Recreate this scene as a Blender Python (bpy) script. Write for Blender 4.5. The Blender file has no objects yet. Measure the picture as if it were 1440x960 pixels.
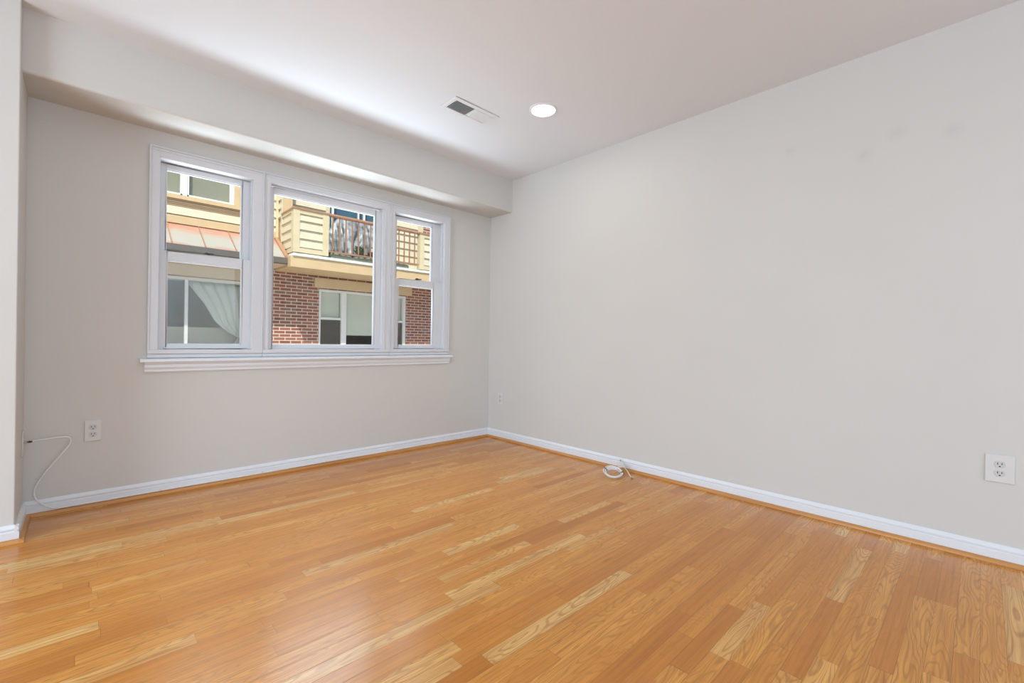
import bpy, bmesh, math, random
from mathutils import Vector, Matrix

random.seed(7)
S = bpy.context.scene
COL = S.collection
PI = math.pi

# ------------------------------------------------------------------ camera
YAW, PITCH, ROLL = math.radians(46.25), math.radians(-0.09), math.radians(0.86)
CAM = Vector((-2.9121, -3.3687, 0.9391))
fw = Vector((math.cos(YAW)*math.cos(PITCH), math.sin(YAW)*math.cos(PITCH), math.sin(PITCH)))
rt = fw.cross(Vector((0, 0, 1))).normalized()
up = rt.cross(fw)
rt2 = rt*math.cos(ROLL)+up*math.sin(ROLL)
up2 = -rt*math.sin(ROLL)+up*math.cos(ROLL)
cd = bpy.data.cameras.new('camera')
cd.sensor_width = 36.0
cd.lens = 632.97/1440*36.0
cd.clip_start = 0.02
cam = bpy.data.objects.new('camera', cd)
COL.objects.link(cam)
M = Matrix((rt2, up2, -fw)).transposed().to_4x4()
M.translation = CAM
cam.matrix_world = M
S.camera = cam

# ------------------------------------------------------------------ sky, sun, added daylight lamps, exposure
S.view_settings.view_transform = 'Standard'
S.view_settings.look = 'None'
S.view_settings.gamma = 1.0
S.view_settings.use_curve_mapping = False
S.view_settings.exposure = 0.05
SUN_TRAVEL = Vector((0.64, 1.0, -1.57)).normalized()
SUN_E = 4.6
SKY_STRENGTH = 0.16
w = bpy.data.worlds.new('sky')
S.world = w
w.use_nodes = True
nt = w.node_tree
sky = nt.nodes.new('ShaderNodeTexSky')
sky.sky_type = 'NISHITA'
sky.sun_disc = False
sky.sun_elevation = math.asin(-SUN_TRAVEL.z)
sky.sun_rotation = math.atan2(-SUN_TRAVEL.x, -SUN_TRAVEL.y)
nt.links.new(sky.outputs[0], nt.nodes['Background'].inputs['Color'])
nt.nodes['Background'].inputs['Strength'].default_value = SKY_STRENGTH
sl = bpy.data.lights.new('sun', 'SUN')
sl.energy = SUN_E
sl.angle = math.radians(0.6)
sl.color = (1.0, 0.95, 0.86)
so = bpy.data.objects.new('sun', sl)
COL.objects.link(so)
so.rotation_euler = SUN_TRAVEL.to_track_quat('-Z', 'Y').to_euler()
so.location = (-8, -10, 18)


def area(name, loc, look, sx, sy, power, color=(1, 1, 1), spread=180):
    d = bpy.data.lights.new(name, 'AREA')
    d.shape = 'RECTANGLE'
    d.size, d.size_y = sx, sy
    d.energy = power
    d.spread = math.radians(spread)
    d.color = color
    o = bpy.data.objects.new(name, d)
    COL.objects.link(o)
    o.location = loc
    o.rotation_euler = Vector(look).to_track_quat('-Z', 'Z').to_euler()
    return o


# added fill lamps in invented openings on the unseen sides of the room
area('left_fill_lamp', (-5.92, -2.05, 1.15), (1, -0.22, 0.12), 2.2, 2.1, 120, (0.765, 0.925, 1.07))
area('rear_fill_lamp', (-2.3, -6.12, 1.15), (0, 1, 0.12), 2.9, 2.1, 50, (0.70, 0.92, 1.15))

# added lamp standing in for daylight bounced up from the alley
area('alley_bounce_lamp', (-1.57, 1.05, -0.32), (0, -0.40, 1), 4.2, 1.7, 172, (0.81, 0.94, 1.06), 125)
# added lamp boosting the sky light through the same window
area('sky_boost_lamp', (-1.3, 2.6, 4.4), (0, -0.80, -0.75), 4.5, 2.4, 260, (0.80, 0.93, 1.08))


# ------------------------------------------------------------------ materials
def new_mat(name):
    m = bpy.data.materials.new(name)
    m.use_nodes = True
    return m, m.node_tree, m.node_tree.nodes['Principled BSDF']


class NG:
    """small helper around a node tree"""
    def __init__(self, nt):
        self.nt = nt

    def n(self, t, **kw):
        nd = self.nt.nodes.new(t)
        for k, v in kw.items():
            setattr(nd, k, v)
        return nd

    def lk(self, a, b):
        self.nt.links.new(a, b)

    def val(self, sock, v):
        if isinstance(v, (int, float)):
            sock.default_value = v
        elif isinstance(v, (tuple, list)):
            sock.default_value = v
        else:
            self.lk(v, sock)

    def math(self, op, a, b=None, c=None, clamp=False):
        nd = self.n('ShaderNodeMath', operation=op, use_clamp=clamp)
        self.val(nd.inputs[0], a)
        if b is not None:
            self.val(nd.inputs[1], b)
        if c is not None:
            self.val(nd.inputs[2], c)
        return nd.outputs[0]

    def mix(self, f, a, b, blend='MIX'):
        nd = self.n('ShaderNodeMix', data_type='RGBA', blend_type=blend)
        self.val(nd.inputs[0], f)
        self.val(nd.inputs[6], a)
        self.val(nd.inputs[7], b)
        return nd.outputs[2]

    def comb(self, x, y, z):
        nd = self.n('ShaderNodeCombineXYZ')
        for i, v in enumerate((x, y, z)):
            self.val(nd.inputs[i], v)
        return nd.outputs[0]

    def sep(self, v):
        nd = self.n('ShaderNodeSeparateXYZ')
        self.lk(v, nd.inputs[0])
        return nd.outputs

    def noise(self, vec, scale, detail=2.0, rough=0.5, dist=0.0):
        nd = self.n('ShaderNodeTexNoise')
        if vec is not None:
            self.lk(vec, nd.inputs['Vector'])
        nd.inputs['Scale'].default_value = scale
        nd.inputs['Detail'].default_value = detail
        nd.inputs['Roughness'].default_value = rough
        nd.inputs['Distortion'].default_value = dist
        return nd.outputs['Fac']

    def ramp(self, f, stops):
        nd = self.n('ShaderNodeValToRGB')
        e = nd.color_ramp.elements
        while len(e) < len(stops):
            e.new(0.5)
        for i, (p, c) in enumerate(stops):
            e[i].position = p
            e[i].color = c if len(c) == 4 else (*c, 1)
        self.lk(f, nd.inputs[0])
        return nd.outputs[0]

    def obj(self):
        return self.n('ShaderNodeTexCoord').outputs['Object']

    def bump(self, h, strength, dist, bsdf):
        nd = self.n('ShaderNodeBump')
        nd.inputs['Strength'].default_value = strength
        nd.inputs['Distance'].default_value = dist
        self.lk(h, nd.inputs['Height'])
        self.lk(nd.outputs[0], bsdf.inputs['Normal'])


def c4(c):
    return (*c, 1.0)


def paint(name, col, rough=0.5, var=0.03, scale=3.0, bump=0.0, spec=0.5):
    m, nt, b = new_mat(name)
    g = NG(nt)
    o = g.obj()
    f = g.noise(o, scale, 3)
    a = tuple(max(0, x*(1-var)) for x in col)
    d = tuple(min(1, x*(1+var)) for x in col)
    g.lk(g.ramp(f, [(0.3, a), (0.7, d)]), b.inputs['Base Color'])
    b.inputs['Roughness'].default_value = rough
    b.inputs['Specular IOR Level'].default_value = spec
    if bump:
        g.bump(g.noise(o, 260, 2), bump, 0.001, b)
    return m


def metal(name, col, rough=0.35):
    m, nt, b = new_mat(name)
    g = NG(nt)
    g.lk(g.ramp(g.noise(g.obj(), 30, 2), [(0.3, tuple(x*0.85 for x in col)), (0.7, col)]), b.inputs['Base Color'])
    b.inputs['Metallic'].default_value = 1.0
    b.inputs['Roughness'].default_value = rough
    return m


def glass_mat(name, tint=(1, 1, 1), ior=1.45):
    m = bpy.data.materials.new(name)
    m.use_nodes = True
    nt = m.node_tree
    nt.nodes.clear()
    g = NG(nt)
    out = g.n('ShaderNodeOutputMaterial')
    tr = g.n('ShaderNodeBsdfTransparent')
    tr.inputs[0].default_value = c4(tint)
    gl = g.n('ShaderNodeBsdfGlossy')
    gl.inputs['Roughness'].default_value = 0.01
    fr = g.n('ShaderNodeFresnel')
    fr.inputs[0].default_value = ior
    mx = g.n('ShaderNodeMixShader')
    ge = g.n('ShaderNodeNewGeometry')          # a thin sheet: it mirrors on the entry face only
    g.lk(g.math('MULTIPLY', fr.outputs[0], g.math('SUBTRACT', 1.0, ge.outputs['Backfacing'])), mx.inputs[0])
    g.lk(tr.outputs[0], mx.inputs[1])
    g.lk(gl.outputs[0], mx.inputs[2])
    g.lk(mx.outputs[0], out.inputs[0])
    return m


def screen_mat(name, alpha, col):
    m = bpy.data.materials.new(name)
    m.use_nodes = True
    nt = m.node_tree
    nt.nodes.clear()
    g = NG(nt)
    out = g.n('ShaderNodeOutputMaterial')
    tr = g.n('ShaderNodeBsdfTransparent')
    df = g.n('ShaderNodeBsdfDiffuse')
    df.inputs[0].default_value = c4(col)
    mx = g.n('ShaderNodeMixShader')
    f = g.noise(g.obj(), 900, 1)
    g.lk(g.math('MULTIPLY_ADD', f, 0.16, alpha-0.08), mx.inputs[0])
    g.lk(tr.outputs[0], mx.inputs[1])
    g.lk(df.outputs[0], mx.inputs[2])
    g.lk(mx.outputs[0], out.inputs[0])
    return m


def wall_mat():
    """greige eggshell paint with a few faint smudges high on the right-hand wall"""
    m, nt, b = new_mat('greige_wall_paint')
    g = NG(nt)
    o = g.obj()
    base = g.ramp(g.noise(o, 1.3, 4), [(0.3, (0.655, 0.632, 0.600)), (0.7, (0.675, 0.652, 0.620))])
    tot = None
    for p, r in (((0, -2.935, 1.925), 0.045), ((0, -3.065, 1.995), 0.05), ((0, -3.265, 1.945), 0.05), ((0, -2.60, 2.045), 0.035)):
        d = g.n('ShaderNodeVectorMath', operation='DISTANCE')
        g.lk(o, d.inputs[0])
        d.inputs[1].default_value = p
        k = g.math('SUBTRACT', 1.0, g.math('DIVIDE', d.outputs['Value'], r), clamp=True)
        tot = k if tot is None else g.math('ADD', tot, k)
    f = g.math('MULTIPLY', g.math('MULTIPLY', tot, g.noise(o, 22, 2)), 0.30, clamp=True)
    g.lk(g.mix(f, base, (0.40, 0.37, 0.36, 1)), b.inputs['Base Color'])
    b.inputs['Roughness'].default_value = 0.62
    b.inputs['Specular IOR Level'].default_value = 0.3
    g.bump(g.noise(o, 300, 2), 0.05, 0.001, b)
    return m


def floor_mat():
    """strip oak floor: random-length 57 mm boards with grain, cathedral figure and thin joints"""
    m, nt, b = new_mat('oak_strip_floor')
    g = NG(nt)
    x, y, z = g.sep(g.obj())
    W, L = 0.0572, 0.58
    v = g.math('DIVIDE', y, W)
    row = g.math('FLOOR', v)
    fv = g.math('FRACT', v)
    wn = g.n('ShaderNodeTexWhiteNoise', noise_dimensions='1D')
    g.lk(row, wn.inputs['W'])
    rr = wn.outputs['Value']
    u0 = g.math('ADD', g.math('DIVIDE', x, L), g.math('MULTIPLY', rr, 53.0))
    nz = g.noise(g.comb(u0, g.math('MULTIPLY', row, 7.31), 0.0), 0.55, 1.0)
    u = g.math('MULTIPLY_ADD', nz, 2.2, u0)
    cell = g.math('FLOOR', u)
    fu = g.math('FRACT', u)
    w2 = g.n('ShaderNodeTexWhiteNoise', noise_dimensions='2D')
    g.lk(g.comb(cell, row, 0), w2.inputs['Vector'])
    rid = w2.outputs['Value']
    rc = g.sep(w2.outputs['Color'])
    base = g.ramp(rid, [(0.0, (0.524, 0.178, 0.020)), (0.12, (0.627, 0.232, 0.030)), (0.40, (0.741, 0.308, 0.048)),
                        (0.75, (0.821, 0.378, 0.074)), (0.93, (0.860, 0.448, 0.118)), (1.0, (0.860, 0.540, 0.200))])
    hue = g.mix(g.math('MULTIPLY', rc[1], 0.30), base, (0.645, 0.250, 0.036, 1))
    # fine pores running along the board
    gv = g.comb(g.math('MULTIPLY', x, 3.0), g.math('MULTIPLY', y, 120.0), g.math('MULTIPLY', rid, 91.0))
    fine = g.noise(gv, 1.0, 4.0, 0.65)
    c1 = g.mix(g.math('MULTIPLY', g.ramp(fine, [(0.42, (0, 0, 0)), (0.72, (1, 1, 1))]), 0.62), hue, (0.35, 0.118, 0.018, 1))
    # cathedral figure
    cv = g.comb(g.math('MULTIPLY', x, 1.7), g.math('MULTIPLY', y, 13.0), g.math('MULTIPLY', rid, 47.0))
    cn = g.noise(cv, 1.0, 1.5, 0.5, 0.25)
    ring = g.math('SINE', g.math('MULTIPLY', cn, 150.0))
    ringf = g.ramp(g.math('MULTIPLY_ADD', ring, 0.5, 0.5), [(0.62, (0, 0, 0)), (1.0, (1, 1, 1))])
    amt = g.math('MULTIPLY', g.ramp(rc[0], [(0.05, (0.15, 0.15, 0.15)), (0.75, (1, 1, 1))]), 0.48)
    c2 = g.mix(g.math('MULTIPLY', ringf, amt), c1, (0.30, 0.095, 0.014, 1))
    # tone drifting along each board
    c2 = g.mix(g.math('MULTIPLY', g.ramp(g.noise(g.comb(g.math('MULTIPLY', x, 2.2), g.math('MULTIPLY', y, 22.0), g.math('MULTIPLY', rid, 31.0)), 1.0, 2.0), [(0.40, (0, 0, 0)), (0.70, (1, 1, 1))]), 0.32), c2, (0.46, 0.155, 0.018, 1))
    # a few knots and mineral streaks
    kv = g.comb(g.math('MULTIPLY', x, 3.2), g.math('MULTIPLY', y, 17.0), 3.7)
    kn = g.ramp(g.noise(kv, 1.0, 2.0), [(0.69, (0, 0, 0)), (0.78, (1, 1, 1))])
    c3 = g.mix(g.math('MULTIPLY', kn, 0.45), c2, (0.20, 0.07, 0.02, 1))
    # joints
    ev = g.math('MULTIPLY', g.math('MINIMUM', fv, g.math('SUBTRACT', 1.0, fv)), W)
    eu = g.math('MULTIPLY', g.math('MINIMUM', fu, g.math('SUBTRACT', 1.0, fu)), L)
    e = g.math('MINIMUM', ev, eu)
    gap = g.math('SUBTRACT', 1.0, g.math('DIVIDE', e, 0.0011), clamp=True)
    gapv = g.math('MULTIPLY', gap, g.math('MULTIPLY_ADD', g.noise(g.comb(x, g.math('MULTIPLY', row, 3.3), 0), 2.5, 2), 1.3, -0.10, clamp=True))
    c4_ = g.mix(gapv, c3, (0.11, 0.040, 0.012, 1))
    g.lk(c4_, b.inputs['Base Color'])
    g.lk(g.math('MULTIPLY_ADD', fine, 0.10, 0.19), b.inputs['Roughness'])
    b.inputs['Specular IOR Level'].default_value = 0.55
    hgt = g.math('SUBTRACT', g.math('MULTIPLY_ADD', g.noise(g.comb(g.math('MULTIPLY', x, 1.5), g.math('MULTIPLY', y, 9.0), rid), 1.0, 2), 0.5, g.math('MULTIPLY', fine, 0.12)), gap)
    g.bump(hgt, 0.16, 0.0015, b)
    return m


def wood_mat(name, a, b_, axis=0):
    m, nt, b = new_mat(name)
    g = NG(nt)
    x, y, z = g.sep(g.obj())
    p = (g.math('MULTIPLY', x, 2.0), g.math('MULTIPLY', y, 60.0)) if axis == 0 else (g.math('MULTIPLY', x, 60.0), g.math('MULTIPLY', y, 2.0))
    f = g.noise(g.comb(p[0], p[1], g.math('MULTIPLY', z, 60.0)), 1.0, 3)
    g.lk(g.ramp(f, [(0.3, a), (0.7, b_)]), b.inputs['Base Color'])
    b.inputs['Roughness'].default_value = 0.35
    return m


def brick_mat():
    m, nt, b = new_mat('red_brick')
    g = NG(nt)
    x, y, z = g.sep(g.obj())
    vec = g.comb(x, g.math('ADD', z, 20.0), 0.0)
    br = g.n('ShaderNodeTexBrick')
    br.offset = 0.5
    g.lk(vec, br.inputs['Vector'])
    br.inputs['Scale'].default_value = 1.0
    br.inputs['Brick Width'].default_value = 0.214
    br.inputs['Row Height'].default_value = 0.0667
    br.inputs['Mortar Size'].default_value = 0.0085
    br.inputs['Mortar Smooth'].default_value = 0.15
    br.inputs['Bias'].default_value = 0.0
    br.inputs['Color1'].default_value = (0.24, 0.082, 0.052, 1)
    br.inputs['Color2'].default_value = (0.40, 0.165, 0.105, 1)
    br.inputs['Mortar'].default_value = (0.74, 0.65, 0.56, 1)
    # some greyish bricks
    row = g.math('FLOOR', g.math('DIVIDE', g.math('ADD', z, 20.0), 0.0667))
    off = g.math('MULTIPLY', g.math('MODULO', row, 2.0), 0.5)
    cx = g.math('FLOOR', g.math('SUBTRACT', g.math('DIVIDE', x, 0.214), off))
    wn = g.n('ShaderNodeTexWhiteNoise', noise_dimensions='2D')
    g.lk(g.comb(cx, row, 0), wn.inputs['Vector'])
    grey = g.ramp(wn.outputs['Value'], [(0.80, (0, 0, 0)), (0.86, (1, 1, 1))])
    notmortar = g.math('SUBTRACT', 1.0, br.outputs['Fac'])
    c = g.mix(g.math('MULTIPLY', g.math('MULTIPLY', grey, notmortar), 0.6), br.outputs['Color'], (0.26, 0.21, 0.17, 1))
    c = g.mix(g.math('MULTIPLY', g.noise(g.obj(), 60, 3), 0.3), c, (0.20, 0.09, 0.06, 1))
    g.lk(c, b.inputs['Base Color'])
    b.inputs['Roughness'].default_value = 0.9
    g.bump(g.math('MULTIPLY_ADD', br.outputs['Fac'], -1.0, g.math('MULTIPLY', g.noise(g.obj(), 140, 2), 0.3)), 0.5, 0.006, b)
    return m


def copper_mat():
    """standing seam copper, salmon where fresh, pale verdigris wash in the middle of each sheet"""
    m, nt, b = new_mat('weathered_copper')
    g = NG(nt)
    o = g.obj()
    x, y, z = g.sep(o)
    n1 = g.noise(g.comb(g.math('MULTIPLY', x, 1.6), g.math('MULTIPLY', y, 3.0), z), 1.6, 4, 0.6)
    t = g.math('ADD', g.math('MULTIPLY', g.math('SUBTRACT', z, 2.84), 2.1), g.math('MULTIPLY', g.math('SUBTRACT', n1, 0.5), 0.9))
    c = g.ramp(t, [(0.0, (0.50, 0.33, 0.27)), (0.10, (0.44, 0.45, 0.40)), (0.50, (0.46, 0.43, 0.37)), (0.76, (0.54, 0.30, 0.21)), (1.0, (0.52, 0.24, 0.16))])
    g.lk(c, b.inputs['Base Color'])
    b.inputs['Roughness'].default_value = 0.55
    b.inputs['Metallic'].default_value = 0.15
    return m


MAT = {}
MAT['wall'] = wall_mat()
MAT['ceiling'] = paint('white_ceiling_paint', (0.79, 0.805, 0.835), 0.8, 0.01, 1.0, 0.04, 0.2)
MAT['trim'] = paint('white_semigloss_trim', (0.80, 0.81, 0.84), 0.30, 0.012, 4.0)
MAT['vinyl'] = paint('white_vinyl', (0.70, 0.705, 0.73), 0.35, 0.012, 5.0)
MAT['floor'] = floor_mat()
MAT['shoe'] = wood_mat('oak_shoe_molding', (0.50, 0.21, 0.055), (0.64, 0.30, 0.095))
MAT['shoe_y'] = wood_mat('oak_shoe_molding_along', (0.50, 0.21, 0.055), (0.64, 0.30, 0.095), 1)
MAT['glass'] = glass_mat('clear_window_glass', (0.97, 0.985, 0.98))
MAT['glass_out'] = glass_mat('outdoor_window_glass', (0.93, 0.94, 0.91), 1.5)
MAT['glass_blue'] = glass_mat('sky_reflection_blue_glass', (0.62, 0.74, 0.80), 1.6)  # blue of reflected sky put into the tint
MAT['screen'] = screen_mat('grey_insect_screen', 0.20, (0.30, 0.28, 0.24))
MAT['outlet'] = paint('white_outlet_plastic', (0.70, 0.69, 0.665), 0.35, 0.01)
MAT['recept'] = paint('receptacle_plastic', (0.60, 0.60, 0.585), 0.4, 0.02)  # greyer than the plate: shading put into the colour
MAT['dark'] = paint('dark_slot', (0.015, 0.014, 0.013), 0.7, 0.1)
MAT['duct'] = paint('duct_shade', (0.035, 0.035, 0.035), 0.8, 0.1)  # shade inside the duct put into the colour
MAT['vent'] = paint('white_enamel_vent', (0.80, 0.80, 0.80), 0.4, 0.01)
MAT['cable'] = paint('white_cable_jacket', (0.80, 0.79, 0.76), 0.45, 0.02)
MAT['black'] = paint('black_plastic', (0.02, 0.02, 0.02), 0.4, 0.1)
MAT['brass'] = metal('brass_connector', (0.62, 0.42, 0.22), 0.3)
MAT['steel'] = metal('steel_connector', (0.45, 0.44, 0.42), 0.35)
MAT['bronze'] = paint('dark_bronze_lock', (0.045, 0.04, 0.035), 0.35, 0.1)
MAT['brick'] = brick_mat()
MAT['siding'] = paint('cream_lap_siding', (0.66, 0.60, 0.44), 0.6, 0.05, 6.0)
MAT['creamtrim'] = paint('cream_trim_board', (0.68, 0.58, 0.37), 0.6, 0.04, 5.0)
MAT['tan'] = paint('tan_trim_board', (0.64, 0.475, 0.27), 0.6, 0.05, 5.0)
MAT['header'] = paint('tan_header_board', (0.68, 0.53, 0.33), 0.65, 0.05, 5.0)
MAT['brown'] = paint('brown_sill_molding', (0.40, 0.28, 0.16), 0.6, 0.05, 5.0)
MAT['outwhite'] = paint('white_outdoor_frame', (0.82, 0.84, 0.82), 0.4, 0.02)
MAT['outcream'] = paint('pale_cream_window_frame', (0.74, 0.73, 0.62), 0.45, 0.02)
MAT['deckedge'] = paint('white_deck_edge', (0.80, 0.82, 0.76), 0.5, 0.03)
MAT['copper'] = copper_mat()
MAT['coppercap'] = paint('copper_cap', (0.42, 0.22, 0.13), 0.4, 0.12, 9.0)
MAT['copperdark'] = paint('aged_copper_bar', (0.36, 0.19, 0.12), 0.45, 0.12, 9.0)
MAT['gutter'] = paint('grey_brown_gutter', (0.125, 0.115, 0.10), 0.6, 0.10, 8.0)
MAT['blind'] = paint('white_roller_blind', (0.86, 0.89, 0.87), 0.8, 0.02)
MAT['shade'] = paint('sage_grey_shade', (0.36, 0.35, 0.29), 0.8, 0.04)
MAT['bluereflect'] = paint('sky_blue_backing', (0.36, 0.43, 0.47), 0.8, 0.25, 3.0)  # backing colour that carries the blue of reflected sky
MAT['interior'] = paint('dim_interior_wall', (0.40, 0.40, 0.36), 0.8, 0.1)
MAT['palereflect'] = paint('pale_reflection_tone', (0.80, 0.78, 0.70), 0.8, 0.03)  # paleness of a reflection low in the glass, as a colour
MAT['curtain'] = paint('white_sheer_curtain', (0.90, 0.93, 0.96), 0.8, 0.03)
MAT['ground'] = paint('alley_concrete', (0.52, 0.50, 0.47), 0.9, 0.08, 2.0)
MAT['ownwall'] = paint('outer_wall_render', (0.55, 0.50, 0.42), 0.85, 0.08, 2.0)
m_, nt_, b_ = new_mat('silver_cover_fabric')
g_ = NG(nt_)
g_.lk(g_.ramp(g_.noise(g_.obj(), 7, 3), [(0.38, (0.11, 0.125, 0.13)), (0.62, (0.38, 0.41, 0.43))]), b_.inputs['Base Color'])
b_.inputs['Metallic'].default_value = 0.15
b_.inputs['Roughness'].default_value = 0.48
MAT['silver'] = m_
MAT['canvaswhite'] = paint('white_canvas', (0.80, 0.83, 0.86), 0.8, 0.04, 8.0)
MAT['wicker'] = paint('brown_wicker', (0.16, 0.09, 0.06), 0.7, 0.3, 40.0)
MAT['leaf'] = paint('green_leaf', (0.16, 0.24, 0.12), 0.5, 0.3, 20.0)
MAT['pot'] = paint('sage_glazed_pot', (0.22, 0.27, 0.20), 0.4, 0.1, 9.0)
MAT['tarp'] = paint('olive_green_tarp', (0.24, 0.26, 0.19), 0.7, 0.15, 7.0)
MAT['roofslab'] = paint('grey_roof_membrane', (0.35, 0.35, 0.35), 0.9, 0.05)
m_, nt_, b_ = new_mat('lit_lens')
b_.inputs['Base Color'].default_value = (0.95, 0.95, 0.95, 1)
b_.inputs['Emission Color'].default_value = (1.0, 0.98, 0.95, 1)
b_.inputs['Emission Strength'].default_value = 3.2
MAT['lens'] = m_


# ------------------------------------------------------------------ mesh builder
class MB:
    def __init__(self):
        self.v, self.f = [], []

    def add(self, vs, fs):
        n = len(self.v)
        self.v += [tuple(p) for p in vs]
        self.f += [tuple(i+n for i in f) for f in fs]
        return self

    def box(self, x0, x1, y0, y1, z0, z1):
        return self.add([(x0, y0, z0), (x1, y0, z0), (x1, y1, z0), (x0, y1, z0), (x0, y0, z1), (x1, y0, z1), (x1, y1, z1), (x0, y1, z1)],
                        [(0, 3, 2, 1), (4, 5, 6, 7), (0, 1, 5, 4), (1, 2, 6, 5), (2, 3, 7, 6), (3, 0, 4, 7)])

    def prism(self, prof, a0, a1, axis):
        """extrude a closed 2D profile along an axis: x -> (y,z), y -> (x,z), z -> (x,y)"""
        n = len(prof)

        def P(p, a):
            return {'x': (a, p[0], p[1]), 'y': (p[0], a, p[1]), 'z': (p[0], p[1], a)}[axis]
        vs = [P(p, a0) for p in prof]+[P(p, a1) for p in prof]
        fs = [tuple(range(n)), tuple(range(2*n-1, n-1, -1))]+[(i, (i+1) % n, n+(i+1) % n, n+i) for i in range(n)]
        return self.add(vs, fs)

    def ring(self, rings, close_caps=True, closed=False):
        n = len(rings[0])
        vs = [p for r in rings for p in r]
        fs = []
        m = len(rings)
        for i in range(m if closed else m-1):
            j = (i+1) % m
            for k in range(n):
                fs.append((i*n+k, i*n+(k+1) % n, j*n+(k+1) % n, j*n+k))
        if close_caps and not closed:
            fs += [tuple(range(n-1, -1, -1)), tuple(range((m-1)*n, m*n))]
        return self.add(vs, fs)

    def tube(self, pts, r, n=8, closed=False):
        pts = [Vector(p) for p in pts]
        m = len(pts)
        t = []
        for i in range(m):
            a = pts[(i-1) % m] if closed or i > 0 else pts[i]
            b = pts[(i+1) % m] if closed or i < m-1 else pts[i]
            d = (b-a)
            t.append(d.normalized() if d.length > 1e-9 else Vector((0, 0, 1)))
        u = t[0].orthogonal().normalized()
        rings = []
        for i in range(m):
            u = (u-t[i]*u.dot(t[i]))
            u = u.normalized() if u.length > 1e-6 else t[i].orthogonal().normalized()
            v = t[i].cross(u)
            rr = r[i] if isinstance(r, (list, tuple)) else r
            rings.append([pts[i]+u*(rr*math.cos(2*PI*k/n))+v*(rr*math.sin(2*PI*k/n)) for k in range(n)])
        return self.ring(rings, True, closed)

    def lathe(self, prof, c=(0, 0, 0), n=32):
        """revolve (r, z) profile about z through c"""
        rings = [[(c[0]+r*math.cos(2*PI*k/n), c[1]+r*math.sin(2*PI*k/n), c[2]+z) for k in range(n)] for r, z in prof]
        return self.ring(rings, True)

    def build(self, name, mat, parent=None, origin=(0, 0, 0), smooth=False, bevel=0.0, seg=2):
        me = bpy.data.meshes.new(name)
        o0 = Vector(origin)
        me.from_pydata([tuple(Vector(p)-o0) for p in self.v], [], self.f)
        bm = bmesh.new()
        bm.from_mesh(me)
        bmesh.ops.remove_doubles(bm, verts=bm.verts, dist=1e-6)
        bmesh.ops.recalc_face_normals(bm, faces=bm.faces)
        bm.to_mesh(me)
        bm.free()
        if smooth:
            for p in me.polygons:
                p.use_smooth = True
        me.materials.append(MAT[mat] if isinstance(mat, str) else mat)
        o = bpy.data.objects.new(name, me)
        COL.objects.link(o)
        if parent is not None:
            o.parent = parent
        else:
            o.location = o0
        if bevel:
            b = o.modifiers.new('bevel', 'BEVEL')
            b.width = bevel
            b.segments = seg
            b.limit_method = 'ANGLE'
            b.angle_limit = math.radians(40)
        if smooth:
            try:
                me.set_sharp_from_angle(angle=math.radians(38))
            except Exception:
                pass
        return o


def catmull(pts, k=8, closed=False):
    P = [Vector(p) for p in pts]
    n = len(P)
    out = []
    for i in range(n if closed else n-1):
        if closed:
            a, b, c, d = P[(i-1) % n], P[i], P[(i+1) % n], P[(i+2) % n]
        else:
            a, b, c, d = P[max(i-1, 0)], P[i], P[i+1], P[min(i+2, n-1)]
        for j in range(k):
            t = j/k
            out.append(0.5*((2*b)+(c-a)*t+(2*a-5*b+4*c-d)*t*t+(3*b-a-3*c+d)*t*t*t))
    if not closed:
        out.append(P[-1])
    return out


def tag(o, label=None, cat=None, group=None, kind=None):
    if label:
        o['label'] = label
    if cat:
        o['category'] = cat
    if group:
        o['group'] = group
    if kind:
        o['kind'] = kind
    return o


def empty(name, loc=(0, 0, 0), rz=0.0):
    o = bpy.data.objects.new(name, None)
    o.empty_display_size = 0.05
    COL.objects.link(o)
    o.location = loc
    o.rotation_euler = (0, 0, rz)
    return o


def struct(o):
    o['kind'] = 'structure'
    return o


def with_holes(mb, x0, x1, z0, z1, y0, y1, holes):
    xs = sorted({x0, x1, *[h[0] for h in holes], *[h[1] for h in holes]})
    zs = sorted({z0, z1, *[h[2] for h in holes], *[h[3] for h in holes]})
    xs = [x for x in xs if x0 <= x <= x1]
    zs = [z for z in zs if z0 <= z <= z1]
    for a, b in zip(xs, xs[1:]):
        for c, d in zip(zs, zs[1:]):
            mx, mz = (a+b)/2, (c+d)/2
            if any(h[0] < mx < h[1] and h[2] < mz < h[3] for h in holes):
                continue
            mb.box(a, b, y0, y1, c, d)
    return mb


# ------------------------------------------------------------------ room shell
H = 2.44
XL, JY = -3.12, -0.370          # return wall beside the window, depth of the jog
SD, SZ = 0.303, 2.144           # soffit depth and underside height
RX, RY = -6.0, -6.2             # unseen far sides of the open-plan room

struct(MB().box(RX-0.2, 0.2, RY-0.2, 0.2, -0.3, 0.0).build('floor', 'floor'))
struct(MB().box(RX-1.6, 0.25, RY-1.6, 0.25, H, H+0.25).build('ceiling', 'ceiling'))  # slab carried past the walls as an unseen overhang blocking the sun
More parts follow.
